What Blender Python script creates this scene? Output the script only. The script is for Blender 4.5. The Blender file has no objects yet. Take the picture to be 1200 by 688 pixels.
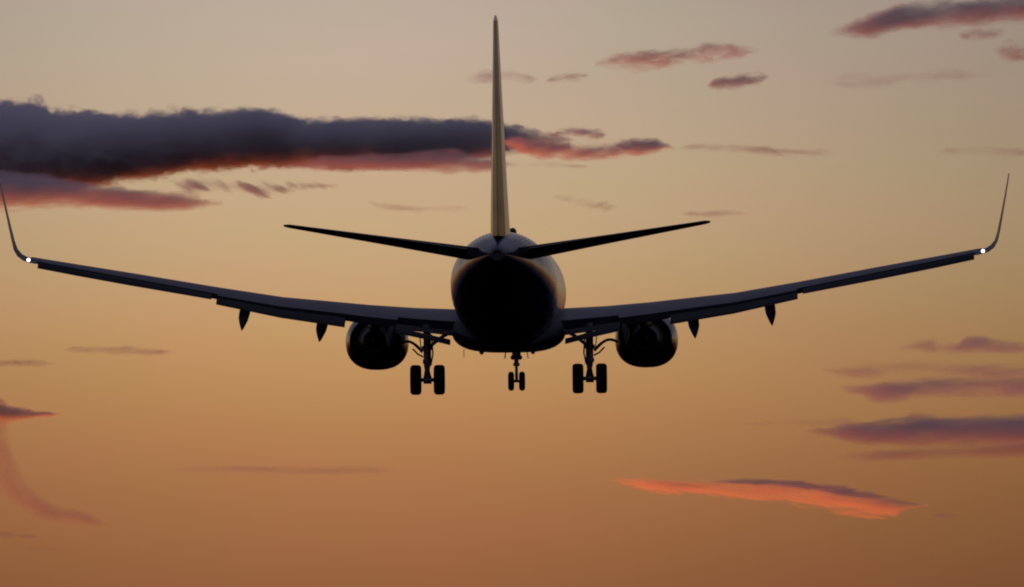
import bpy, bmesh, math, random
from mathutils import Vector, Matrix

scene = bpy.context.scene
R = math.radians

# ------------------------------------------------------------------ camera
EYE = 1.7                       # a spotter standing in the field
PITCH = 4.5                     # degrees above the horizon
FOC = 13250.0                   # focal length in units of 1/1200 of the frame width
cam_d = bpy.data.cameras.new('camera')
cam_d.sensor_width = 36.0
cam_d.lens = 36.0 * FOC / 1200.0
cam_d.clip_start = 1.0
cam_d.clip_end = 200000.0
cam = bpy.data.objects.new('camera', cam_d)
scene.collection.objects.link(cam)
cam.location = (0, 0, EYE)
cam.rotation_euler = (R(90 + PITCH), 0, 0)
scene.camera = cam

# ------------------------------------------------------------------ world
SUN_EL, SUN_AZ = -4.5, -25.0    # just set, to the left of the view
w = bpy.data.worlds.new('World'); scene.world = w; w.use_nodes = True
nt = w.node_tree; nt.nodes.clear()
def N(t, kind, **kw):
    n = t.nodes.new(kind)
    for k, v in kw.items(): setattr(n, k, v)
    return n
def L(t, a, b): t.links.new(a, b)
def MTH(t, op, a, b=None, c=None, clamp=False):
    n = t.nodes.new('ShaderNodeMath'); n.operation = op; n.use_clamp = clamp
    for i, v in enumerate((a, b, c)):
        if v is None: continue
        if isinstance(v, (int, float)): n.inputs[i].default_value = v
        else: t.links.new(v, n.inputs[i])
    return n.outputs[0]
def lin(c):
    return tuple(((v / 255.0) / 12.92 if v <= 10 else ((v / 255.0 + .055) / 1.055) ** 2.4) for v in c)

WS = 0.08                       # background strength
sky = N(nt, 'ShaderNodeTexSky', sky_type='NISHITA', sun_disc=False, sun_elevation=R(SUN_EL),
        sun_rotation=R(SUN_AZ), altitude=50.0, air_density=1.0, dust_density=2.0, ozone_density=2.0)
tc = N(nt, 'ShaderNodeTexCoord'); sx = N(nt, 'ShaderNodeSeparateXYZ')
L(nt, tc.outputs['Generated'], sx.inputs[0])
el = MTH(nt, 'MULTIPLY', MTH(nt, 'ARCSINE', sx.outputs[2]), 180 / math.pi)
az = MTH(nt, 'MULTIPLY', MTH(nt, 'ARCTAN2', sx.outputs[0], sx.outputs[1]), 180 / math.pi)
ramp = N(nt, 'ShaderNodeValToRGB')
ramp.color_ramp.interpolation = 'B_SPLINE'
stops = [(0.0, (46, 28, 27)), (1.5, (86, 50, 40)), (2.6, (134, 84, 54)), (3.05, (153, 100, 63)), (3.5, (168, 114, 72)),
         (3.9, (185, 135, 86)), (4.3, (195, 152, 101)), (4.7, (201, 169, 126)), (5.15, (198, 173, 139)),
         (5.6, (193, 175, 151)), (6.0, (188, 172, 155)), (7.0, (176, 164, 152)), (9.0, (140, 134, 134)), (14.0, (84, 86, 98))]
cr = ramp.color_ramp
while len(cr.elements) < len(stops): cr.elements.new(0.5)
for e, (p, c) in zip(cr.elements, stops):
    e.position = p / 14.0; e.color = (*lin(c), 1)
L(nt, MTH(nt, 'DIVIDE', el, 14.0, clamp=True), ramp.inputs[0])
def gauss(x, c, s):
    d = MTH(nt, 'DIVIDE', MTH(nt, 'SUBTRACT', x, c), s * math.sqrt(2))
    return MTH(nt, 'EXPONENT', MTH(nt, 'MULTIPLY', MTH(nt, 'MULTIPLY', d, d), -1.0))
g = MTH(nt, 'ADD', MTH(nt, 'MULTIPLY', gauss(az, -0.8, 2.1), 0.45),
        MTH(nt, 'ADD', MTH(nt, 'MULTIPLY', gauss(az, -12, 42), 0.51), 0.05))
# faint uneven bands in the dusk air
mp = N(nt, 'ShaderNodeMapping'); mp.inputs['Scale'].default_value = (14, 14, 90)
nz = N(nt, 'ShaderNodeTexNoise'); nz.inputs['Scale'].default_value = 1.0; nz.inputs['Detail'].default_value = 3.0
L(nt, tc.outputs['Generated'], mp.inputs[0]); L(nt, mp.outputs[0], nz.inputs['Vector'])
g = MTH(nt, 'MULTIPLY', g, MTH(nt, 'ADD', MTH(nt, 'MULTIPLY', nz.outputs[0], 0.10), 0.95))
band = N(nt, 'ShaderNodeVectorMath', operation='SCALE')
L(nt, ramp.outputs[0], band.inputs[0]); L(nt, MTH(nt, 'MULTIPLY', g, 1.0 / WS), band.inputs['Scale'])
nsc = N(nt, 'ShaderNodeVectorMath', operation='MULTIPLY')
L(nt, sky.outputs[0], nsc.inputs[0]); nsc.inputs[1].default_value = (1.4, 1.4, 1.6)
dome = N(nt, 'ShaderNodeVectorMath', operation='ADD')          # blue of the high twilight sky
L(nt, nsc.outputs[0], dome.inputs[0]); dome.inputs[1].default_value = (.082 / WS, .082 / WS, .130 / WS)
# low dusk band gives way to the open sky between 8 and 26 degrees up
mr = N(nt, 'ShaderNodeMapRange', interpolation_type='SMOOTHSTEP')
mr.inputs['From Min'].default_value = 8; mr.inputs['From Max'].default_value = 26
L(nt, el, mr.inputs['Value'])
mix = N(nt, 'ShaderNodeMix', data_type='RGBA')
east = N(nt, 'ShaderNodeMapRange', interpolation_type='SMOOTHSTEP')   # away from the sunset the low sky is plain dusk blue
east.inputs['From Min'].default_value = 40; east.inputs['From Max'].default_value = 110
L(nt, MTH(nt, 'ABSOLUTE', MTH(nt, 'ADD', az, 12.0)), east.inputs['Value'])
hz = N(nt, 'ShaderNodeMapping'); hz.inputs['Scale'].default_value = (55, 55, 150)
hn = N(nt, 'ShaderNodeTexNoise'); hn.inputs['Scale'].default_value = 1.0; hn.inputs['Detail'].default_value = 2.5
L(nt, tc.outputs['Generated'], hz.inputs[0]); L(nt, hz.outputs[0], hn.inputs['Vector'])
hc = N(nt, 'ShaderNodeMix', data_type='RGBA'); hc.inputs[6].default_value = (1.025, .972, 1.02, 1); hc.inputs[7].default_value = (.99, .998, .985, 1)
hs_ = N(nt, 'ShaderNodeMapRange'); hs_.inputs['From Min'].default_value = .35; hs_.inputs['From Max'].default_value = .65
L(nt, hn.outputs[0], hs_.inputs['Value']); L(nt, hs_.outputs[0], hc.inputs['Factor'])
band2 = N(nt, 'ShaderNodeVectorMath', operation='MULTIPLY'); L(nt, band.outputs[0], band2.inputs[0]); L(nt, hc.outputs[2], band2.inputs[1])
L(nt, MTH(nt, 'MAXIMUM', mr.outputs[0], east.outputs[0]), mix.inputs['Factor']); L(nt, band2.outputs[0], mix.inputs[6]); L(nt, dome.outputs[0], mix.inputs[7])
bg = N(nt, 'ShaderNodeBackground'); bg.inputs[1].default_value = WS
wo = N(nt, 'ShaderNodeOutputWorld')
L(nt, mix.outputs[2], bg.inputs[0]); L(nt, bg.outputs[0], wo.inputs[0])
w.cycles.sampling_method = 'MANUAL'; w.cycles.sample_map_resolution = 1024

# ------------------------------------------------------------------ sun (below the horizon: it reaches the clouds, not the aircraft)
sun_d = bpy.data.lights.new('sun', 'SUN'); sun_d.energy = 2.3; sun_d.angle = R(0.6); sun_d.color = (1.0, 0.18, 0.035)
sun = bpy.data.objects.new('sun', sun_d); scene.collection.objects.link(sun)
sdir = Vector((math.sin(R(SUN_AZ)) * math.cos(R(SUN_EL)), math.cos(R(SUN_AZ)) * math.cos(R(SUN_EL)), math.sin(R(SUN_EL))))
sun.rotation_euler = sdir.to_track_quat('Z', 'Y').to_euler()
sun.location = (0, 0, 50)

# ------------------------------------------------------------------ render settings
scene.view_settings.view_transform = 'Standard'; scene.view_settings.look = 'None'
scene.view_settings.exposure = 0.0; scene.view_settings.gamma = 1.0; scene.view_settings.use_curve_mapping = False
cy = scene.cycles
cy.use_denoising = True
cy.max_bounces = 12; cy.diffuse_bounces = 2; cy.glossy_bounces = 3; cy.volume_bounces = 10; cy.transparent_max_bounces = 24
cy.volume_step_rate = 1.0; cy.volume_max_steps = 256
cy.filter_width = 2.0

# ------------------------------------------------------------------ helpers
def obj(name, bm, mat=None, parent=None, smooth=True, autosmooth=True):
    me = bpy.data.meshes.new(name)
    bmesh.ops.recalc_face_normals(bm, faces=bm.faces)
    if smooth:
        for f in bm.faces: f.smooth = True
        if autosmooth:
            for e in bm.edges:
                if len(e.link_faces) == 2 and e.calc_face_angle(0) > R(38): e.smooth = False
    bm.to_mesh(me); bm.free()
    o = bpy.data.objects.new(name, me); scene.collection.objects.link(o)
    if mat: me.materials.append(mat)
    if parent: o.parent = parent
    return o
def loft(bm, rings, cap=True, closed=True):
    vs = [[bm.verts.new(p) for p in r] for r in rings]
    n = len(rings[0])
    for a, b in zip(vs, vs[1:]):
        for i in range(n if closed else n - 1):
            j = (i + 1) % n
            bm.faces.new((a[i], a[j], b[j], b[i]))
    if cap:
        for r in (vs[0], vs[-1]):
            try: bm.faces.new(r)
            except ValueError: pass
    return vs
def tube(bm, pts, r, n=12):
    pts = [Vector(p) for p in pts]
    rr = r if isinstance(r, (list, tuple)) else [r] * len(pts)
    rings = []
    for i, p in enumerate(pts):
        t = (pts[min(i + 1, len(pts) - 1)] - pts[max(i - 1, 0)]).normalized()
        u = t.cross(Vector((0, 1, 0)) if abs(t.y) < 0.9 else Vector((1, 0, 0))).normalized(); v = t.cross(u)
        rings.append([p + (u * math.cos(2 * math.pi * k / n) + v * math.sin(2 * math.pi * k / n)) * rr[i] for k in range(n)])
    loft(bm, rings)
def box(bm, c, s, rot=None):
    m = Matrix.Translation(Vector(c))
    if rot: m = m @ rot.to_4x4()
    g_ = bmesh.ops.create_cube(bm, size=1.0, matrix=m @ Matrix.Diagonal((*s, 1)))
    return g_['verts']
def lathe(bm, prof, axis='X', c=(0, 0, 0), n=32, cap=False):
    rings = []
    for a, r in prof:
        ring = []
        for k in range(n):
            t = 2 * math.pi * k / n
            if axis == 'X': ring.append(Vector((c[0] + a, c[1] + r * math.cos(t), c[2] + r * math.sin(t))))
            elif axis == 'Y': ring.append(Vector((c[0] + r * math.cos(t), c[1] + a, c[2] + r * math.sin(t))))
            else: ring.append(Vector((c[0] + r * math.cos(t), c[1] + r * math.sin(t), c[2] + a)))
        rings.append(ring)
    loft(bm, rings, cap)

def mat(name, col, rough=0.4, metal=0.0, coat=0.0, dirt=0.25, scale=1.2, emit=None, spec=.5):
    m = bpy.data.materials.new(name); m.use_nodes = True; t = m.node_tree
    b = t.nodes['Principled BSDF']
    b.inputs['Roughness'].default_value = rough; b.inputs['Metallic'].default_value = metal; b.inputs['Specular IOR Level'].default_value = spec
    b.inputs['Coat Weight'].default_value = coat; b.inputs['Coat Roughness'].default_value = 0.12
    if emit:
        b.inputs['Emission Color'].default_value = (*emit[0], 1); b.inputs['Emission Strength'].default_value = emit[1]
    tcn = N(t, 'ShaderNodeTexCoord'); mpn = N(t, 'ShaderNodeMapping'); mpn.inputs['Scale'].default_value = (1, .35, 1)
    nn = N(t, 'ShaderNodeTexNoise'); nn.inputs['Scale'].default_value = scale; nn.inputs['Detail'].default_value = 5
    L(t, tcn.outputs['Object'], mpn.inputs[0]); L(t, mpn.outputs[0], nn.inputs['Vector'])
    r_ = N(t, 'ShaderNodeValToRGB')
    r_.color_ramp.elements[0].position = .3; r_.color_ramp.elements[1].position = .7
    r_.color_ramp.elements[0].color = (*[v * (1 - dirt) for v in col], 1); r_.color_ramp.elements[1].color = (*col, 1)
    L(t, nn.outputs[0], r_.inputs[0]); L(t, r_.outputs[0], b.inputs['Base Color'])
    L(t, MTH(t, 'ADD', MTH(t, 'MULTIPLY', nn.outputs[0], .16), rough - .08), b.inputs['Roughness'])
    return m
NAVY = (0.008, 0.013, 0.055)
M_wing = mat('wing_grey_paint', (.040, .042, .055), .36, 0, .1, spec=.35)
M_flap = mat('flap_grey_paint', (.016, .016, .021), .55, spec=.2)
M_navy = mat('navy_gloss_paint', NAVY, .26, 0, .6)
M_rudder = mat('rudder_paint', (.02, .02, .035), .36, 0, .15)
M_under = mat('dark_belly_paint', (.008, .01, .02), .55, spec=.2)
M_steel = mat('gear_steel', (.30, .30, .31), .45, .5)
M_tyre = mat('tyre_rubber', (.018, .018, .018), .85)
M_hub = mat('wheel_alloy', (.35, .35, .36), .4, .7)
M_nozzle = mat('exhaust_metal', (.16, .15, .14), .4, .9)
M_dark = mat('dark_composite', (.03, .03, .035), .6)
M_white = mat('white_gloss_paint', (.62, .63, .66), .25, 0, .6)
M_lamp = mat('white_light_lens', (.9, .9, .85), .2, emit=((1.0, .90, .78), 4.0))

# ------------------------------------------------------------------ ground (never in the frame, but it shades the aircraft)
bm = bmesh.new()
GR = 26000.0
ringsg = []
for rad in (0.5, 60, 400, 2500, 12000, GR):
    ringsg.append([Vector((rad * math.cos(2 * math.pi * k / 96), rad * math.sin(2 * math.pi * k / 96), 0)) for k in range(96)])
loft(bm, ringsg); 
M_ground = bpy.data.materials.new('field_grass'); M_ground.use_nodes = True
t = M_ground.node_tree; b = t.nodes['Principled BSDF']; b.inputs['Roughness'].default_value = .95
tcn = N(t, 'ShaderNodeTexCoord'); nn = N(t, 'ShaderNodeTexNoise'); nn.inputs['Scale'].default_value = .02; nn.inputs['Detail'].default_value = 10
r_ = N(t, 'ShaderNodeValToRGB'); r_.color_ramp.elements[0].color = (.035, .05, .018, 1); r_.color_ramp.elements[1].color = (.075, .085, .035, 1)
L(t, tcn.outputs['Object'], nn.inputs['Vector']); L(t, nn.outputs[0], r_.inputs[0]); L(t, r_.outputs[0], b.inputs['Base Color'])
ground = obj('ground', bm, M_ground, smooth=False); ground['kind'] = 'structure'

# ------------------------------------------------------------------ aircraft
# model axes: +Y nose, +X right wing, +Z up; S(s) turns a station (metres aft of the nose) into Y
S0 = 19.0
def P(x, s, z): return Vector((x, S0 - s, z))

plane = bpy.data.objects.new('passenger_jet', None); scene.collection.objects.link(plane)
plane['label'] = 'dark twin-engine passenger jet seen from behind with flaps and landing gear down'
plane['category'] = 'airplane'
DREF = 398.0
def at(px, py, d):
    """point at distance d along the ground for a bearing / height given in 1/1200 frame units"""
    e = R(PITCH) - math.atan((py - 344.0) / FOC)
    return Vector(((px - 600.0) * d / FOC, d, EYE + d * math.tan(e)))
plane.location = at(595.5, 341.5, DREF)
los = R(PITCH)
plane.rotation_mode = 'XYZ'
YAW, TAILUP, ROLL = 1.05, 0.45, 0.45
m = Matrix.Rotation(R(-YAW), 4, 'Z') @ Matrix.Rotation(los - R(TAILUP), 4, 'X') @ Matrix.Rotation(R(-ROLL), 4, 'Y')
plane.rotation_euler = m.to_euler('XYZ')

# --- fuselage
def interp(tab, s):
    for a, b_ in zip(tab, tab[1:]):
        if a[0] <= s <= b_[0]:
            f = (s - a[0]) / (b_[0] - a[0]); return [u + (v - u) * f for u, v in zip(a[1:], b_[1:])]
    return list(tab[-1][1:]) if s > tab[-1][0] else list(tab[0][1:])
FUS = [(0, .04, -.48, -.56), (.15, .32, -.2, -.82), (.5, .6, .08, -1.12), (1, .92, .42, -1.42), (1.6, 1.2, .78, -1.62), (2.3, 1.42, 1.3, -1.78), (3.2, 1.65, 1.7, -1.9),
       (4.5, 1.82, 1.93, -1.98), (6, 1.85, 2.0, -2.0), (24, 1.85, 2.0, -2.0), (26, 1.84, 2.0, -1.88), (28, 1.80, 1.99, -1.58),
       (30, 1.66, 1.97, -1.17), (32, 1.44, 1.92, -.68), (34, 1.15, 1.82, -.18), (35.5, .88, 1.72, .15), (37, .56, 1.56, .5), (37.8, .36, 1.42, .72), (38.1, .24, 1.30, .84)]
stn = sorted(set([f[0] for f in FUS] + [x * .75 for x in range(8, 51)]))
bm = bmesh.new(); rings = []
for s in stn:
    if s > 38.1: continue
    hw, zt, zb = interp(FUS, s)
    zc, hh = (zt + zb) / 2, (zt - zb) / 2
    ring = []
    for k in range(64):
        a = 2 * math.pi * k / 64
        ring.append(P(hw * math.sin(a) * (1 - .012 * math.cos(2 * a)), s, zc + hh * math.cos(a)))
    rings.append(ring)
loft(bm, rings)
M_fus = bpy.data.materials.new('fuselage_livery'); M_fus.use_nodes = True
t = M_fus.node_tree; b = t.nodes['Principled BSDF']; b.inputs['Roughness'].default_value = .28
b.inputs['Coat Weight'].default_value = .5; b.inputs['Coat Roughness'].default_value = .1
tcn = N(t, 'ShaderNodeTexCoord'); sp = N(t, 'ShaderNodeSeparateXYZ'); L(t, tcn.outputs['Object'], sp.inputs[0])
st = MTH(t, 'SUBTRACT', S0, sp.outputs[1])
dd = MTH(t, 'MAXIMUM', MTH(t, 'SUBTRACT', st, 21.0), 0.0)
thr = MTH(t, 'ADD', MTH(t, 'MULTIPLY', dd, .20), -1.15)
belly = MTH(t, 'LESS_THAN', MTH(t, 'SUBTRACT', sp.outputs[2], thr), 0.0)
ang = MTH(t, 'ARCTAN2', sp.outputs[0], MTH(t, 'SUBTRACT', sp.outputs[2], .6))
stripe = MTH(t, 'GREATER_THAN', MTH(t, 'SINE', MTH(t, 'MULTIPLY', ang, 64.0)), -.1)
inrow = MTH(t, 'MULTIPLY', MTH(t, 'GREATER_THAN', st, 28.5), MTH(t, 'LESS_THAN', st, 35.0))
inang = MTH(t, 'LESS_THAN', MTH(t, 'ABSOLUTE', ang), 1.05)
marks = MTH(t, 'MULTIPLY', MTH(t, 'MULTIPLY', stripe, inrow), inang)
tailb = MTH(t, 'GREATER_THAN', st, 36.0)
navy_f = MTH(t, 'MAXIMUM', MTH(t, 'MAXIMUM', belly, marks), tailb)
nn = N(t, 'ShaderNodeTexNoise'); nn.inputs['Scale'].default_value = 1.5; nn.inputs['Detail'].default_value = 5
L(t, tcn.outputs['Object'], nn.inputs['Vector'])
r_ = N(t, 'ShaderNodeValToRGB'); r_.color_ramp.elements[0].position = .3; r_.color_ramp.elements[1].position = .7
r_.color_ramp.elements[0].color = (.50, .51, .54, 1); r_.color_ramp.elements[1].color = (.66, .67, .70, 1); L(t, nn.outputs[0], r_.inputs[0])
mx = N(t, 'ShaderNodeMix', data_type='RGBA'); L(t, navy_f, mx.inputs['Factor']); L(t, r_.outputs[0], mx.inputs[6])
mx.inputs[7].default_value = (*NAVY, 1); L(t, mx.outputs[2], b.inputs['Base Color'])
fus = obj('fuselage', bm, M_fus, plane)

# cockpit and cabin windows, each one a part
M_glass = mat('dark_window_glass', (.02, .022, .028), .15)
def link_copy(o, parent):
    c = o.copy(); scene.collection.objects.link(c); c.parent = parent; return c
for sg in (-1, 1):
    for k, (s, dz) in enumerate(((1.75, .62), (2.3, .82), (2.85, .95))):
        bm = bmesh.new()
        hw, zt, zb = interp(FUS, s); zc, hh = (zt + zb) / 2, (zt - zb) / 2
        a0 = math.acos(min(1, max(-1, (dz - zc) / hh)))
        pts = []
        for ds, da in ((-.24, .22), (.24, .24), (.24, -.16), (-.24, -.2)):
            hw2, zt2, zb2 = interp(FUS, s + ds); zc2, hh2 = (zt2 + zb2) / 2, (zt2 - zb2) / 2
            pts.append(bm.verts.new(P(sg * (hw2 * math.sin(a0 + da) + .02), s + ds, zc2 + hh2 * math.cos(a0 + da) + .02)))
        bm.faces.new(pts)
        obj('cockpit_window', bm, M_glass, plane, smooth=False)
    bm = bmesh.new(); ring = []
    for q in range(12):
        a = 2 * math.pi * q / 12; z = .17 * math.sin(a)
        ring.append(bm.verts.new((sg * (1.85 * math.sqrt(1 - ((z + .42) / 2.0) ** 2) + .008), .115 * math.cos(a), z + .42)))
    bm.faces.new(ring)
    w0 = obj('cabin_window', bm, M_glass, plane, smooth=False)
    w0.location = (0, S0 - 6.4, 0)
    for k in range(1, 42):
        link_copy(w0, plane).location = (0, S0 - 6.4 - k * .508, 0)

# belly fairing
bm = bmesh.new(); rings = []
for s, hw, zt, zb in ((12.2, .9, -1.8, -1.97), (13, 1.4, -1.3, -2.08), (14.2, 1.85, -1.0, -2.14), (16, 1.98, -.8, -2.16), (20, 1.98, -.8, -2.16), (21.5, 1.9, -.95, -2.15), (23, 1.55, -1.3, -2.1), (24.5, .9, -1.8, -2.0)):
    zc, hh = (zt + zb) / 2, (zt - zb) / 2; ring = []
    for k in range(40):
        a = 2 * math.pi * k / 40; ca, sa = math.cos(a), math.sin(a)
        ring.append(P(hw * math.copysign(abs(sa) ** .62, sa), s, zc + hh * math.copysign(abs(ca) ** .62, ca) + (.0 if ca > 0 else .16 * abs(sa) ** 2.5)))
    rings.append(ring)
loft(bm, rings); obj('belly_fairing', bm, M_under, plane)
# exhaust of the auxiliary power unit
bm = bmesh.new(); lathe(bm, [(0, .22), (-.28, .19), (-.28, .15), (-.05, .14)], 'Y', P(0, 38.08, 1.07), 20, True); obj('tail_exhaust', bm, M_nozzle, plane)

# --- aerofoil lofts
def foil(c0, c1, t, camber=.02, n=14):
    def th(x): return 5 * t * (.2969 * math.sqrt(max(x, 0)) - .126 * x - .3516 * x * x + .2843 * x ** 3 - .1015 * x ** 4)
    def cm(x): p = .4; return camber / p ** 2 * (2 * p * x - x * x) if x < p else camber / (1 - p) ** 2 * (1 - 2 * p + 2 * p * x - x * x)
    xs = [c0 + (c1 - c0) * (1 - math.cos(math.pi * i / n)) / 2 for i in range(n + 1)]
    up = [(x, cm(x) + max(th(x), .0012)) for x in xs]; lo = [(x, cm(x) - max(th(x), .0012)) for x in xs]
    if c0 <= 0: lo = lo[1:]
    return list(reversed(up)) + lo
def wingloft(secs, c0=0.0, c1=1.0, camber=.02, flip=1):
    """secs: (LE point(x,s,z), chord, t/c, twist deg nose-up, normal (x,z))"""
    bm = bmesh.new(); rings = []
    for (x, s, z), ch, tc_, tw, nr in secs:
        ring = []
        for fx, fz in foil(c0, c1, tc_, camber):
            a, h = fx * ch, fz * ch
            aft = a * math.cos(R(tw)) + h * math.sin(R(tw))
            up = -a * math.sin(R(tw)) + h * math.cos(R(tw))
            ring.append(P(flip * (x + up * nr[0]), s + aft, z + up * nr[1]))
        rings.append(ring)
    loft(bm, rings); return bm

# tables along the half span: span, LE station, LE height, chord, t/c, twist
WT = [(1.2, 13.05, -1.18, 8.0, .128, 2.9), (1.9, 13.5, -1.10, 7.5, .128, 2.9), (3.4, 14.4, -.96, 6.4, .128, 3.0), (5.0, 15.3, -.77, 5.5, .126, 3.2), (5.75, 15.7, -.66, 5.1, .124, 3.3),
      (8.0, 16.95, -.37, 4.25, .120, 3.7), (10.2, 18.25, .05, 3.4, .115, 4.4), (13.2, 19.95, .63, 2.55, .110, 5.0), (15.0, 20.9, .96, 2.1, .105, 5.0), (16.62, 21.85, 1.26, 1.72, .095, 4.8)]
def wsec(y):
    s, z, ch, tk, tw = interp(WT, y); return ((y, s, z), ch, tk, tw, (0, 1))
def onwing(y, f):
    (x, s, z), ch, tk, tw, _ = wsec(y)
    return s + f * ch * math.cos(R(tw)), z - f * ch * math.sin(R(tw))
ys_all = [a[0] for a in WT]
def droop(y):
    s_, z_ = onwing(y, .755); ch = wsec(y)[1]; e = 5 + 17 * (y - 10.4) / 6.0
    return ((y, s_ + .02, z_ + .012 * ch), ch * .25, .16, 4.6 + e, (0, 1))
def span(y0, y1): return [y0] + [y for y in ys_all if y0 < y < y1] + [y1]

for sg in (1, -1):
    # main box: cut at 74 % where the flaps hang, a clean joint at 76 % at the aileron
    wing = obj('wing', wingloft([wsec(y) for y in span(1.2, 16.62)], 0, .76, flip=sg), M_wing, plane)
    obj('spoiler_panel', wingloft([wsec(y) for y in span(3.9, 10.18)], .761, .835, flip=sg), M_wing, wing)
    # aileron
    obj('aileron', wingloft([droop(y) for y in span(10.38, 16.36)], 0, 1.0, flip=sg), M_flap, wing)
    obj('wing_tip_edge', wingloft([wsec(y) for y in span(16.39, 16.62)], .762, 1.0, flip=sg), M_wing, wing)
    # flaps: two elements in each of two spans
    for (ya, yb, els) in ((2.02, 3.95, ((.79, .15, 7, -.02, -.03, .15), (.93, .10, 14, -.10, -.20, .24))),
                          (5.72, 10.2, ((.80, .18, 10, -.010, 0, .17), (.955, .095, 20, -.034, 0, .15)))):
        for q, (f0, cf, ang_, dz, drop, tk_) in enumerate(els):
            secs = []
            for y in (ya, (ya + yb) / 2, yb):
                s_, z_ = onwing(y, f0); ch2 = min(wsec(y)[1], 6.2)
                base = dz if ya < 5 else dz * ch2 * .7
                secs.append(((y, s_ + .04, z_ + base + drop * ((yb - y) / (yb - ya)) ** 1.3), ch2 * cf, tk_, ang_, (0, 1)))
            obj('flap' if q == 0 else 'aft_flap', wingloft(secs, camber=.03, flip=sg), M_flap, wing)
    # slats ahead of the leading edge
    for (ya, yb) in ((5.9, 9.6), (9.7, 13.2), (13.3, 16.4)):
        secs = []
        for y in (ya, yb):
            (x, s, z), ch, tk, tw, _ = wsec(y)
            secs.append(((y, s - .16 * ch * .8, z - .03 * ch), ch * .15, .20, 14, (0, 1)))
        obj('slat', wingloft(secs, camber=.06, flip=sg), M_wing, wing)
    # flap track fairings
    for y, zt, w_, ln in ((4.05, -2.0, .2, 4.4), (6.5, -1.78, .2, 4.0), (9.2, -1.36, .19, 3.4)):
        bm = bmesh.new(); rings = []
        s1, z1 = onwing(y, .55); se, ze = onwing(y, 1.0)
        for f, hw, hh, in ((0, .02, .03), (.1, .12, .16), (.3, .9, .9), (.55, 1, 1), (.72, .95, .95), (.86, .62, .7), (.95, .3, .36), (1, .05, .08)):
            s = s1 + (se + .65 - s1) * f
            zc = (z1 - .22) + ((zt + .06) - (z1 - .22)) * (f ** 2.4)
            ring = []
            for k in range(20):
                a = 2 * math.pi * k / 20
                zz = math.cos(a) * .30 * hh
                xx = math.sin(a) * w_ * hw * (1 if zz > 0 else (1 - .55 * (-math.cos(a)) ** 1.2))
                ring.append(P(sg * (y + xx + .1 * f * f), s, zc + zz))
            rings.append(ring)
        loft(bm, rings); obj('flap_track_fairing', bm, M_flap, wing)
    # winglet: blended curve
    secs = []
    A = 78
    pts = [(16.62, 1.26, 0), (16.82, 1.30, 22), (17.0, 1.41, 42), (17.13, 1.59, 62), (17.22, 1.88, 75), (17.33, 2.45, 80), (17.46, 3.2, 81), (17.57, 3.9, 82)]
    L0 = 0
    for i, (y, z, an) in enumerate(pts):
        f = i and math.hypot(pts[i][0] - pts[i - 1][0], z - pts[i - 1][1]); L0 += f
        u = L0 / 3.1
        ch = 1.72 + (1.25 - 1.72) * min(1, u / .3) if u < .3 else 1.25 + (.5 - 1.25) * (u - .3) / .7
        s = 21.85 + u * 2.45
        secs.append(((y, s, z), ch, .09 if i < 3 else .075, 4.8 * max(0, 1 - u * 3), (-math.sin(R(an)), math.cos(R(an)))))
    obj('winglet', wingloft(secs, camber=.0, flip=sg), M_white if False else M_wing, wing)
    # tip light
    bm = bmesh.new()
    s_, z_ = onwing(16.62, 1.0)
    bmesh.ops.create_uvsphere(bm, u_segments=16, v_segments=10, radius=.06, matrix=Matrix.Translation(P(sg * 16.66, s_ + .05, z_ + .10)) @ Matrix.Diagonal((1, 1.4, 1, 1)))
    obj('tip_light', bm, M_lamp, wing)

    # --- engine
    ey, ez = 4.83, -1.72
    bm = bmesh.new(); rings = []
    def nring(s, r, flat, rz=.95):
        r = r * 1.05
        out = []
        for k in range(48):
            a = 2 * math.pi * k / 48; ca, sa = math.cos(a), math.sin(a)
            e = 1 - .16 * flat * (1 if ca < 0 else .35)
            x = r * math.copysign(abs(sa) ** e, sa); z = r * rz * math.copysign(abs(ca) ** e, ca)
            if ca < 0: z *= (1 - .06 * flat)
            out.append(P(sg * (ey) + x, s, ez + z))
        return out
    for s, r, fl in ((14.55, .80, 0), (14.9, .86, .1), (14.92, .88, .1), (14.5, .96, .3), (13.6, 1.05, .8), (12.7, 1.075, 1), (11.9, 1.04, 1), (11.45, .97, 1), (11.32, .90, .9), (11.4, .82, .7), (11.8, .77, .3), (12.4, .78, .0)):
        rings.append(nring(s, r, fl))
    loft(bm, rings, cap=False)
    eng = obj('engine', bm, M_navy, plane)
    bm = bmesh.new()
    lathe(bm, [(0, .86), (-.02, .84), (-.05, .2), (.35, .05)], 'Y', P(sg * ey, 12.35, ez), 32, True); obj('fan', bm, M_dark, eng)
    bm = bmesh.new()
    lathe(bm, [(0, .80), (-.6, .66), (-1.5, .42), (-1.52, .39), (-.9, .40), (-.85, .0)], 'Y', P(sg * ey, 14.35, ez), 32, False); obj('core_nozzle', bm, M_nozzle, eng)
    bm = bmesh.new()
    lathe(bm, [(0, .27), (-.5, .22), (-1.0, .03)], 'Y', P(sg * ey, 15.25, ez), 24, True); obj('exhaust_cone', bm, M_nozzle, eng)
    bm = bmesh.new(); rings = []
    for s, zt, zb, hw in ((12.2, -.74, -.9, .03), (13.2, -.55, -1.05, .17), (14.6, -.45, -1.25, .22), (16.0, -.8, -1.45, .22), (17.6, -.95, -1.35, .12), (18.4, -1.0, -1.2, .03)):
        rings.append([P(sg * ey + hw * math.sin(2 * math.pi * k / 16), s, (zt + zb) / 2 + (zt - zb) / 2 * math.cos(2 * math.pi * k / 16)) for k in range(16)])
    loft(bm, rings); obj('pylon', bm, M_wing, eng)
    bm = bmesh.new()   # nacelle strake on the inboard side
    box(bm, P(sg * (ey - .82), 12.9, ez + .82), (.25, .8, .015), Matrix.Rotation(sg * R(45), 3, 'Y')); obj('strake', bm, M_wing, eng)

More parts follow.
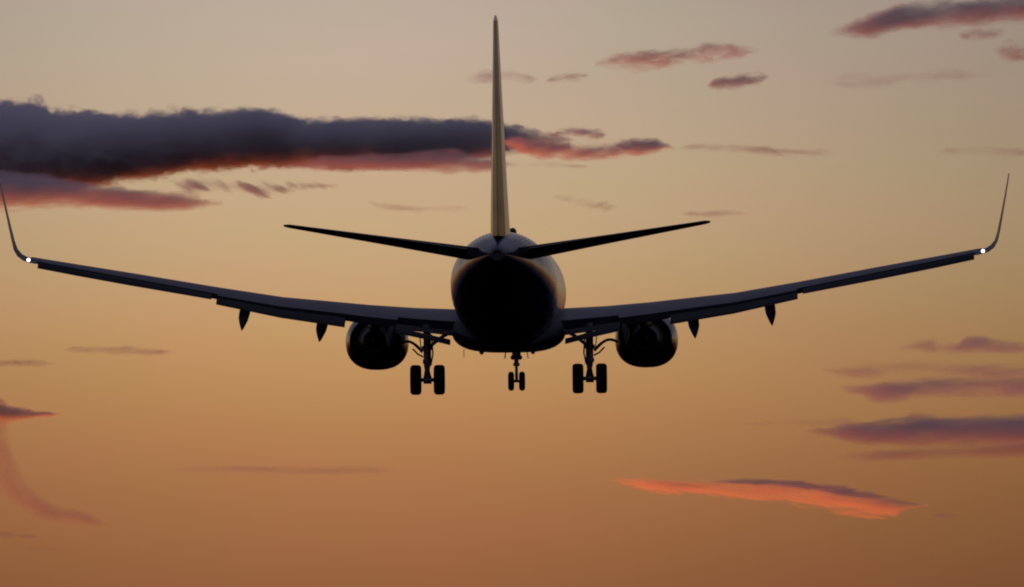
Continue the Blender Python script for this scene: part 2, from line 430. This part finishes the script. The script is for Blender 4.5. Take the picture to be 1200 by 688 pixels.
    # --- stabiliser
    HT = [((.15, 32.7, .98), 4.6, .11, -2.6, (0, 1)), ((.8, 33.15, 1.08), 4.25, .105, -2.6, (0, 1)), ((3.6, 35.05, 1.54), 2.85, .10, -2.5, (0, 1)), ((7.0, 37.35, 2.09), 1.32, .09, -2.2, (0, 1)), ((7.17, 37.75, 2.11), .85, .07, -2.2, (0, 1))]
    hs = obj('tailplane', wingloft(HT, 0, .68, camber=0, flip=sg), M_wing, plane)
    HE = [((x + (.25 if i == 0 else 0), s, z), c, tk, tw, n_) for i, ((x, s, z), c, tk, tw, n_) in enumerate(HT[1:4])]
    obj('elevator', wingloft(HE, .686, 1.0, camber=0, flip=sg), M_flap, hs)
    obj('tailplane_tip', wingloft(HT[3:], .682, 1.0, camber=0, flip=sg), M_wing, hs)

    # --- main landing gear
    gx, gs, az_ = 2.86, 19.6, -3.10
    bm = bmesh.new()
    tube(bm, [P(sg * gx, gs, -1.15), P(sg * gx, gs, -2.42)], .135, 18)
    tube(bm, [P(sg * gx, gs, -2.38), P(sg * gx, gs, -2.52)], .165, 18)
    tube(bm, [P(sg * gx, gs, -1.9), P(sg * gx, gs, -2.05)], .19, 18)
    tube(bm, [P(sg * gx, gs, -2.5), P(sg * gx, gs, az_)], .085, 16)
    gear = obj('main_landing_gear', bm, M_steel, plane)
    bm = bmesh.new(); tube(bm, [P(sg * gx - .56, gs, az_), P(sg * gx + .56, gs, az_)], .07, 14)
    tube(bm, [P(sg * gx - .14, gs, az_), P(sg * gx + .14, gs, az_)], .14, 16); obj('axle', bm, M_steel, gear)
    for ww in (-.415, .415):
        bm = bmesh.new()
        wd = .19; prof = [(-wd * .75, .30), (-wd, .36), (-wd * 1.02, .44), (-wd * .86, .50), (-wd * .55, .525), (0, .53), (wd * .55, .525), (wd * .86, .50), (wd * 1.02, .44), (wd, .36), (wd * .75, .30)]
        prof = [(-wd * .2, .22)] + prof + [(wd * .2, .22)]
        lathe(bm, prof, 'X', P(sg * gx + ww, gs, az_), 36, True)
        obj('wheel', bm, M_tyre, gear)
    # drag / side brace, torque links, curved hose, small door
    bm = bmesh.new()
    tube(bm, [P(sg * gx, gs, -2.0), P(sg * (gx - .5), gs - .1, -1.6), P(sg * (gx - 1.0), gs - .2, -1.35)], .06, 10)
    obj('side_brace', bm, M_steel, gear)
    bm = bmesh.new()
    for x_ in (-.11, .11):
        tube(bm, [P(sg * gx + x_, gs + .12, -2.45), P(sg * gx + x_ * .5, gs + .42, -2.75), P(sg * gx + x_, gs + .12, az_ + .06)], .035, 8)
    obj('torque_link', bm, M_steel, gear)
    bm = bmesh.new()
    cv = []
    for k in range(13):
        f = k / 12
        cv.append(P(sg * (gx + .18 + .80 * f), gs - .6 * f, -2.10 + .30 * math.sin(math.pi * min(1, f * .80)) ** 1.0 + .10 * f))
    tube(bm, cv, [.055] * 4 + [.05] * 9, 10)
    obj('brake_hose', bm, M_dark, gear)
    bm = bmesh.new()
    tube(bm, [P(sg * (gx + .16), gs, -2.28), P(sg * (gx + .34), gs - .2, -2.19), P(sg * (gx + .52), gs - .3, -2.0)], .03, 8)
    tube(bm, [P(sg * (gx - .16), gs + .1, -1.5), P(sg * (gx - .2), gs + .1, -2.2), P(sg * (gx - .12), gs + .1, -2.6)], .028, 8)
    obj('hydraulic_line', bm, M_dark, gear)
    bm = bmesh.new()
    box(bm, P(sg * (gx + .23), gs - .1, -1.85), (.03, .75, .62), Matrix.Rotation(sg * R(6), 3, 'Y'))
    obj('gear_door', bm, M_navy, gear, smooth=False)

# --- fin
FT = [((0, 29.9, 1.55), 7.0, .098, 0, (1, 0)), ((0, 31.2, 2.35), 6.0, .105, 0, (1, 0)), ((0, 32.75, 4.2), 4.85, .10, 0, (1, 0)), ((0, 35.1, 7.0), 3.15, .095, 0, (1, 0)), ((0, 36.75, 8.95), 2.02, .085, 0, (1, 0)), ((0, 37.1, 9.12), 1.55, .05, 0, (1, 0))]
fin = obj('fin', wingloft(FT, 0, .68, camber=0), M_navy, plane)
obj('rudder', wingloft([((0, 30.35, 1.74), 6.7, .098, 0, (1, 0)), ((0, 31.2, 2.35), 6.0, .105, 0, (1, 0))] + FT[2:5], .685, 1.0, camber=0), M_rudder, fin)
obj('fin_cap', wingloft(FT[4:], .682, 1.0, camber=0), M_navy, fin)
bm = bmesh.new()
loft(bm, [[P(x * .01, 25.8, 1.97), P(0, 25.8, 2.0), P(-x * .01, 25.8, 1.97)] for x in (1,)] + [[P(.09, 29, 1.9), P(0, 29, 2.55), P(-.09, 29, 1.9)], [P(.22, 31.6, 1.85), P(0, 31.6, 3.1), P(-.22, 31.6, 1.85)]])
obj('dorsal_fin', bm, M_navy, fin)

# --- nose gear
ns, nz_ = 4.0, -3.17
bm = bmesh.new()
tube(bm, [P(0, ns, -1.85), P(0, ns, -2.55)], .085, 16); tube(bm, [P(0, ns, -2.5), P(0, ns, -2.62)], .12, 16); tube(bm, [P(0, ns, -2.6), P(0, ns, nz_)], .055, 14)
ng = obj('nose_landing_gear', bm, M_steel, plane)
bm = bmesh.new(); tube(bm, [P(-.28, ns, nz_), P(.28, ns, nz_)], .05, 12); obj('axle', bm, M_steel, ng)
for ww in (-.2, .2):
    bm = bmesh.new(); wd = .112
    lathe(bm, [(-wd * .3, .14), (-wd * .8, .19), (-wd, .25), (-wd * .8, .32), (-wd * .3, .352), (wd * .3, .352), (wd * .8, .32), (wd, .25), (wd * .8, .19), (wd * .3, .14)], 'X', P(ww, ns, nz_), 32, True)
    obj('wheel', bm, M_tyre, ng)
bm = bmesh.new(); tube(bm, [P(0, ns, -2.6), P(0, ns - .9, -1.95)], .05, 10); tube(bm, [P(-.16, ns - .1, -2.15), P(.16, ns - .1, -2.15)], .07, 10); obj('drag_brace', bm, M_steel, ng)
bm = bmesh.new()
for k in (-1, 1): lathe(bm, [(0, .02), (-.05, .08), (-.1, .09), (-.11, .0)], 'Y', P(k * .13, ns - .1, -2.3), 14)
obj('taxi_light', bm, M_hub, ng)
for k in (-1, 1):
    bm = bmesh.new(); box(bm, P(k * .40, ns - .35, -2.14), (.025, 1.3, .40), Matrix.Rotation(k * R(-9), 3, 'Y')); obj('gear_door', bm, M_navy, ng, smooth=False)

# --- small fittings
bm = bmesh.new(); lathe(bm, [(0, .15), (.28, .145), (.36, .11), (.41, .02)], 'Z', P(0, 9.4, 1.97), 20, True); obj('beacon', bm, M_dark, plane)
for k in (-1, 1):
    bm = bmesh.new(); rings = []
    for s, f in ((21.2, .3), (21.4, 1), (22.0, 1), (22.3, .3)):
        rings.append([P(k * .9 + .09 * math.sin(2 * math.pi * q / 12), s, -2.08 - .16 * f * math.cos(2 * math.pi * q / 12)) for q in range(12)])
    loft(bm, rings); obj('drain_fairing', bm, M_dark, plane)
bm = bmesh.new(); box(bm, P(-1.55, 20.5, -2.18), (.02, .18, .3)); obj('drain_mast', bm, M_dark, plane, smooth=False)
bm = bmesh.new(); box(bm, P(.0, 10.5, -2.12), (.025, .3, .3)); obj('blade_antenna', bm, M_dark, plane, smooth=False)

#CLOUDS
# ------------------------------------------------------------------ clouds: real volumes some 16 to 25 km away, 1 to 2.5 km up
M1200 = FOC
def prof(pts, x):
    for a, b_ in zip(pts, pts[1:]):
        if a[0] <= x <= b_[0]:
            f = (x - a[0]) / (b_[0] - a[0]); return a[1] + (b_[1] - a[1]) * f
    return pts[0][1] if x < pts[0][0] else pts[-1][1]
def cloud(label, top, bot, d, tau, depth=.35, tilt=0.0, amp=1.25, hard=1.25, fine=.9, feat=(60, 24), bias=0.0, seed=0, about=None, group=None, shear=0.0, g=0.0, lean=0.0, patch=1.0, col=(.97, .97, .975)):
    """top / bot: outline heights along the width (frame units at distance d); becomes a body of real size in metres"""
    k = d / M1200
    x0, x1 = max(top[0][0], bot[0][0]), min(top[-1][0], bot[-1][0])
    zs = [p[1] for p in top + bot]; zmin, zmax = min(zs), max(zs)     # py grows downward
    cx, cz = (x0 + x1) / 2, (zmin + zmax) / 2
    half = (x1 - x0) / 2 * k
    if tilt: cx = cz = 0.0
    zr = max(max(abs(zmax - cz), abs(zmin - cz)) * k, 4.0) * 1.15
    T = [((x - cx) * k, -(y - cz) * k) for x, y in top]; B = [((x - cx) * k, -(y - cz) * k) for x, y in bot]
    D = min(420.0, max(50.0, half * 2 * depth))
    bm = bmesh.new(); rings = []; n = 44
    for i in range(n + 1):
        u = i / n; x = -half + 2 * half * u
        zt, zb = prof(T, x), prof(B, x); h = max((zt - zb) / 2, 1.5); m_ = (zt + zb) / 2
        e = min(1.0, (min(u, 1 - u) * 9 + .25))
        rings.append([Vector((x, D * 1.32 * e * math.cos(2 * math.pi * q / 16), m_ + h * 1.36 * math.sin(2 * math.pi * q / 16))) for q in range(16)])
    loft(bm, rings)
    m = bpy.data.materials.new('cloud_vapour'); m.use_nodes = True; t = m.node_tree; t.nodes.clear()
    out = N(t, 'ShaderNodeOutputMaterial'); pv = N(t, 'ShaderNodeVolumePrincipled')
    pv.inputs['Color'].default_value = (*col, 1); pv.inputs['Anisotropy'].default_value = g
    L(t, pv.outputs[0], out.inputs['Volume'])
    tcn = N(t, 'ShaderNodeTexCoord'); sp = N(t, 'ShaderNodeSeparateXYZ'); L(t, tcn.outputs['Object'], sp.inputs[0])
    X, Y, Z = sp.outputs
    U = MTH(t, 'MULTIPLY_ADD', X, .5 / half, .5)
    def fc(pts):
        f = N(t, 'ShaderNodeFloatCurve'); c = f.mapping.curves[0]
        P_ = [((x / half + 1) / 2, z / zr / 2 + .5) for x, z in pts if -1.001 <= x / half <= 1.001]
        c.points[0].location = P_[0]; c.points[1].location = P_[-1]
        for p in P_[1:-1]: c.points.new(*p)
        for p in c.points: p.handle_type = 'AUTO_CLAMPED'
        f.mapping.update(); L(t, U, f.inputs['Value'])
        return MTH(t, 'MULTIPLY_ADD', f.outputs[0], 2 * zr, -zr)
    zt, zb = fc(T), fc(B)
    hh = MTH(t, 'MAXIMUM', MTH(t, 'MULTIPLY', MTH(t, 'SUBTRACT', zt, zb), .5), 1.2)
    mm = MTH(t, 'MULTIPLY', MTH(t, 'ADD', zt, zb), .5)
    q = MTH(t, 'DIVIDE', MTH(t, 'SUBTRACT', Z, mm), hh); yy = MTH(t, 'DIVIDE', Y, D)
    rr = MTH(t, 'SQRT', MTH(t, 'ADD', MTH(t, 'MULTIPLY', q, q), MTH(t, 'MULTIPLY', yy, yy)))
    endf = MTH(t, 'MULTIPLY', MTH(t, 'SUBTRACT', MTH(t, 'ABSOLUTE', MTH(t, 'MULTIPLY_ADD', X, 1 / half, 0)), .78), 3.0)
    rr = MTH(t, 'ADD', rr, MTH(t, 'MAXIMUM', endf, 0.0))
    cv = N(t, 'ShaderNodeCombineXYZ')
    L(t, MTH(t, 'MULTIPLY_ADD', X, 1 / feat[0], seed * 7.3), cv.inputs[0]); L(t, MTH(t, 'MULTIPLY_ADD', Y, .35 / feat[0], seed * 3.1), cv.inputs[1])
    L(t, MTH(t, 'ADD', MTH(t, 'MULTIPLY', Z, 1 / feat[1]), MTH(t, 'MULTIPLY', X, shear / feat[1])), cv.inputs[2])
    nz_ = N(t, 'ShaderNodeTexNoise'); nz_.inputs['Scale'].default_value = 1.0; nz_.inputs['Detail'].default_value = 5.0; nz_.inputs['Roughness'].default_value = .62
    nz_.inputs['Distortion'].default_value = .5
    L(t, cv.outputs[0], nz_.inputs['Vector'])
    n2 = N(t, 'ShaderNodeTexNoise'); n2.inputs['Scale'].default_value = 3.1; n2.inputs['Detail'].default_value = 3.0; n2.inputs['Roughness'].default_value = .7
    L(t, cv.outputs[0], n2.inputs['Vector'])
    f = MTH(t, 'ADD', MTH(t, 'SUBTRACT', 1.0 + bias, rr), MTH(t, 'MULTIPLY', MTH(t, 'SUBTRACT', nz_.outputs[0], .5), amp * 2))
    f = MTH(t, 'ADD', f, MTH(t, 'MULTIPLY', MTH(t, 'SUBTRACT', n2.outputs[0], .5), fine))
    dn = MTH(t, 'MULTIPLY', MTH(t, 'MULTIPLY', f, hard, clamp=True), tau / (1.4 * D))
    if patch > 0:
        n3 = N(t, 'ShaderNodeTexNoise'); n3.inputs['Scale'].default_value = .55; n3.inputs['Detail'].default_value = 6.0; n3.inputs['Roughness'].default_value = .7
        cv3 = N(t, 'ShaderNodeVectorMath', operation='ADD'); L(t, cv.outputs[0], cv3.inputs[0]); cv3.inputs[1].default_value = (5.2, 9.1, 3.3); L(t, cv3.outputs[0], n3.inputs['Vector'])
        pf = MTH(t, 'MULTIPLY', MTH(t, 'SUBTRACT', n3.outputs[0], .5 - .5 / 5 * (2 - patch)), 5.0, clamp=True)
        dn = MTH(t, 'MULTIPLY', dn, MTH(t, 'MULTIPLY_ADD', pf, 1.7 * patch, 1 - patch))
    L(t, dn, pv.inputs['Density'])
    o = obj('cloud', bm, m)
    o.location = at(cx, cz, d); o.rotation_euler = (R(lean), R(tilt), 0)
    if tilt and about: o.location = at(about[0], about[1], d)
    o['label'] = label; o['category'] = 'cloud'; o['group'] = group or 'evening clouds across the sky'
    return o

cloud('long dark slate-blue cloud bank across the upper left sky',
      [(-330, 140), (-70, 122), (0, 123), (42, 123), (62, 134), (110, 139), (200, 137), (262, 136), (330, 140), (368, 150), (450, 147), (520, 151), (570, 152), (640, 158), (668, 166)],
      [(-330, 200), (-70, 226), (0, 221), (90, 216), (150, 205), (230, 196), (330, 188), (420, 189), (500, 183), (560, 174), (620, 170), (668, 170)], 20500, 26, .12, amp=.42, hard=2.8, fine=.75, g=-.1, lean=-6, patch=.3, feat=(62, 17), seed=1)
cloud('red streak under the left end of the dark cloud bank, at the left edge',
      [(-160, 210), (0, 204), (85, 213), (135, 224), (260, 236)], [(-160, 244), (0, 242), (100, 241), (180, 241), (260, 239)], 20000, 7.5, .3, amp=.85, feat=(90, 10), seed=2, g=.22, patch=.35)
cloud('curled thin brownish wisps just right of the red streak on the left',
      [(195, 206), (215, 207), (260, 211), (300, 214), (350, 214), (400, 216)], [(195, 216), (230, 228), (260, 224), (310, 232), (350, 222), (400, 221)], 20000, 1.9, .3, amp=1.4, bias=-.12, feat=(70, 12), seed=3, shear=.5)
cloud('dull red underside strip below the middle of the dark bank, left of the tail fin',
      [(335, 189), (400, 184), (470, 180), (520, 175), (560, 184), (605, 190)], [(335, 195), (400, 198), (470, 199), (540, 201), (580, 199), (605, 195)], 20000, 3.5, .3, amp=.9, feat=(70, 9), seed=4, g=.2, patch=.4)
cloud('dusky red cloud right of the tail fin, tapering to the right',
      [(590, 160), (640, 160), (690, 167), (740, 165), (765, 162), (792, 172)], [(590, 172), (650, 186), (690, 186), (740, 181), (770, 178), (792, 176)], 20200, 4.5, .35, amp=1.0, g=.3, feat=(60, 14), seed=5)
cloud('small ragged tuft above the dusky red cloud right of the tail fin',
      [(645, 156), (675, 148), (695, 150), (715, 157)], [(645, 160), (675, 160), (695, 164), (715, 160)], 20200, 1.9, .5, amp=1.0, feat=(30, 10), seed=6)
cloud('thin dotted streak trailing right from the dusky red cloud beside the tail',
      [(792, 171), (830, 168), (890, 173), (985, 178)], [(792, 175), (830, 176), (890, 180), (985, 182)], 20500, 1.0, .3, amp=1.3, bias=-.1, feat=(60, 9), seed=7)
cloud('hairline streak below the dark bank, just right of the tail fin',
      [(560, 190), (620, 190), (695, 194)], [(560, 196), (620, 195), (695, 197)], 20500, .9, .3, amp=.8, feat=(90, 8), seed=8)
cloud('pale pinkish wisp above the right tailplane, slanting down to the right',
      [(640, 225), (680, 231), (725, 237)], [(640, 230), (680, 243), (725, 252)], 20000, .7, .4, amp=1.4, bias=-.15, feat=(60, 10), seed=9, shear=-.3)
cloud('barely visible grey wisp above the left tailplane',
      [(425, 232), (450, 238), (500, 241), (550, 241)], [(425, 235), (450, 245), (500, 248), (550, 248)], 20000, .5, .4, amp=1.2, bias=-.1, feat=(70, 10), seed=10)
cloud('pink and grey elongated cloud right of the tail fin tip, the largest up there',
      [(698, 72), (740, 61), (800, 58), (850, 52), (892, 55)], [(698, 80), (740, 82), (800, 78), (850, 70), (892, 62)], 21000, 2.4, .4, amp=1.1, g=.2, feat=(50, 13), seed=11)
cloud('compact grey cloudlet under the right end of the pink and grey cloud',
      [(828, 98), (850, 88), (885, 83), (903, 86)], [(828, 103), (850, 106), (885, 101), (903, 92)], 21000, 2.0, .6, amp=.8, feat=(38, 12), seed=12)
cloud('tiny grey cloudlet left of and below the pink and grey cloud',
      [(640, 92), (665, 85), (692, 84)], [(640, 97), (665, 97), (692, 93)], 21000, 1.0, .6, amp=.9, feat=(34, 10), seed=13)
cloud('faint pink smudge crossed by the tip of the tail fin',
      [(540, 90), (570, 83), (600, 83), (630, 90)], [(540, 95), (570, 98), (600, 97), (630, 97)], 21000, .8, .5, amp=1.0, feat=(40, 12), seed=14)
cloud('long dusky red and grey cloud running into the top right corner',
      [(970, 36), (1030, 18), (1062, 9), (1130, 5), (1200, -1), (1420, -8)], [(970, 41), (1012, 42), (1062, 31), (1130, 25), (1200, 21), (1420, 20)], 21500, 4.5, .3, amp=.6, feat=(60, 16), seed=15, g=.0, patch=.6)
cloud('faint red puff just below the cloud in the top right corner',
      [(1125, 37), (1150, 31), (1182, 34)], [(1125, 45), (1150, 49), (1182, 42)], 21500, 1.0, .6, amp=1.0, feat=(34, 12), seed=16)
cloud('grey shred at the right frame edge below the top corner cloud',
      [(1165, 56), (1190, 44), (1260, 38)], [(1165, 60), (1190, 76), (1260, 82)], 21500, 1.1, .5, amp=1.3, bias=-.1, feat=(44, 14), seed=17)
cloud('very faint grey band in the upper right sky, below the corner clouds',
      [(965, 92), (1000, 86), (1060, 85), (1130, 80), (1190, 76)], [(965, 104), (1000, 104), (1060, 95), (1130, 92), (1190, 84)], 22000, .55, .4, amp=1.2, bias=-.05, feat=(80, 11), seed=18)
cloud('small faint reddish streak near the right edge, level with the dark bank',
      [(1100, 175), (1140, 172), (1215, 174)], [(1100, 179), (1140, 182), (1215, 183)], 22000, .4, .4, amp=.9, feat=(60, 10), seed=19)
cloud('faint short dash just above the right tailplane tip',
      [(800, 249), (840, 246), (880, 248)], [(800, 253), (840, 254), (880, 252)], 20000, .5, .4, amp=.9, feat=(50, 8), seed=20)
cloud('humped purple streak at the right edge, below the right wing tip',
      [(1052, 408), (1086, 399), (1106, 406), (1124, 403), (1142, 395), (1165, 401), (1195, 404), (1420, 403)], [(1052, 410), (1086, 411), (1106, 410), (1142, 412), (1195, 412), (1420, 412)], 23000, 2.6, .3, amp=.7, fine=.9, feat=(60, 8), seed=21, patch=.5, group='purple clouds at the right edge')
cloud('thin ragged purple layer between the humped streak and the flat purple cloud',
      [(960, 433), (1010, 429), (1060, 430), (1100, 432), (1200, 431), (1420, 431)], [(960, 436), (1010, 440), (1060, 438), (1100, 437), (1200, 446), (1420, 446)], 23000, 1.5, .3, amp=1.2, feat=(90, 7), seed=22, group='purple clouds at the right edge')
cloud('flat purple cloud at the right edge with a sagging left end',
      [(985, 450), (1020, 449), (1100, 445), (1160, 446), (1420, 451)], [(985, 454), (1015, 466), (1045, 470), (1085, 462), (1160, 462), (1420, 464)], 23000, 3.0, .3, amp=.8, fine=1.1, feat=(90, 7), seed=23, g=.0, patch=.7, group='purple clouds at the right edge')
cloud('thickest purple-grey cloud at the right edge with a pinkish base',
      [(940, 503), (1000, 498), (1055, 492), (1080, 485), (1110, 489), (1200, 486), (1420, 483)], [(940, 506), (990, 514), (1050, 521), (1120, 522), (1200, 523), (1420, 524)], 23000, 5.0, .3, amp=.8, fine=1.1, feat=(90, 8), seed=24, g=.0, patch=.6, group='purple clouds at the right edge')
cloud('dark hairline streak directly under the thickest purple-grey cloud',
      [(980, 534), (1080, 529), (1200, 524), (1420, 522)], [(980, 537), (1080, 535), (1200, 532), (1420, 530)], 23000, 3.2, .3, amp=.5, patch=.6, feat=(150, 8), seed=25, group='purple clouds at the right edge')
cloud('faint grey lines left of the thickest purple-grey cloud',
      [(865, 495), (920, 492), (1010, 489)], [(865, 498), (920, 500), (1010, 498)], 23000, .4, .3, amp=1.2, feat=(110, 8), seed=26, group='purple clouds at the right edge')
cloud('glowing orange-red cloud with a grey top, low in the sky to the right',
      [(712, 557), (780, 561), (870, 562), (950, 566), (1010, 576), (1050, 585), (1088, 590)], [(712, 566), (760, 576), (830, 581), (900, 588), (960, 597), (1010, 606), (1042, 608), (1062, 600), (1088, 593)], 17000, 2.8, .3, amp=1.1, fine=.6, feat=(70, 8), seed=27, g=.53, patch=1.0, lean=5, col=(.97, .90, .72), shear=.12)  # vapour colour tinted orange, standing in for light reddened by low haze
cloud('thin slate-grey cap draped over the right half of the glowing orange-red cloud',
      [(835, 562), (880, 561), (950, 566), (1005, 573), (1050, 585), (1092, 590)], [(835, 565), (880, 567), (950, 574), (1005, 585), (1050, 591), (1092, 593)], 16300, 2.0, .2, amp=1.2, fine=.7, feat=(60, 6), seed=36, g=-.3, patch=.7)
cloud('tiny grey dash right of the glowing orange-red cloud',
      [(1093, 603), (1110, 601), (1127, 603)], [(1093, 606), (1110, 608), (1127, 606)], 17000, 1.1, .5, amp=.6, feat=(40, 8), seed=28)
cloud('pointed grey cloud with an orange base at the left edge, above the pink veil',
      [(-70, 458), (0, 466), (14, 475), (40, 481), (72, 484)], [(-70, 492), (0, 498), (14, 496), (40, 490), (72, 487)], 17000, 4.5, .3, amp=.5, feat=(50, 12), seed=29, g=.4, col=(.97, .92, .8), patch=.4)  # warm tint paints the haze-reddened light into the vapour colour
cloud('hanging pink veil curving down along the left frame edge',
      [(-100, -26), (-50, 8), (-17, 24), (10, 27), (38, 20), (62, 6), (100, -14)], [(-100, 16), (-50, 50), (-17, 66), (10, 62), (38, 50), (62, 28), (100, 2)], 17000, 1.35, .25, tilt=47, amp=.5, hard=.8, fine=.4, g=.15, col=(.97, .92, .82), patch=.3, feat=(110, 26), seed=30, about=(55, 548))  # slight orange in the colour imitates light filtered by low haze
cloud('slim dark dash at the left edge below the pink veil',
      [(-60, 620), (0, 623), (48, 628)], [(-60, 631), (0, 632), (48, 631)], 17000, 1.3, .3, amp=.5, feat=(80, 8), seed=31)
cloud('faint second dash near the bottom left corner',
      [(-40, 641), (20, 640), (75, 642)], [(-40, 645), (20, 646), (75, 645)], 17000, .5, .3, amp=.6, feat=(80, 7), seed=32)
cloud('broken brown dashes below the left wing',
      [(70, 409), (100, 407), (140, 407), (205, 410)], [(70, 413), (100, 414), (140, 417), (205, 414)], 19000, .9, .3, amp=1.0, feat=(50, 8), seed=33)
cloud('short brown dash at the left edge below the left wing',
      [(-20, 424), (30, 421), (62, 424)], [(-20, 430), (30, 430), (62, 428)], 19000, .9, .3, amp=.6, feat=(60, 8), seed=34)
cloud('long straight hairline cloud low in the sky left of the landing gear',
      [(195, 549), (300, 547), (400, 547), (470, 550)], [(195, 552), (300, 553), (400, 554), (470, 553)], 19000, .8, .3, amp=.5, feat=(160, 8), seed=35)
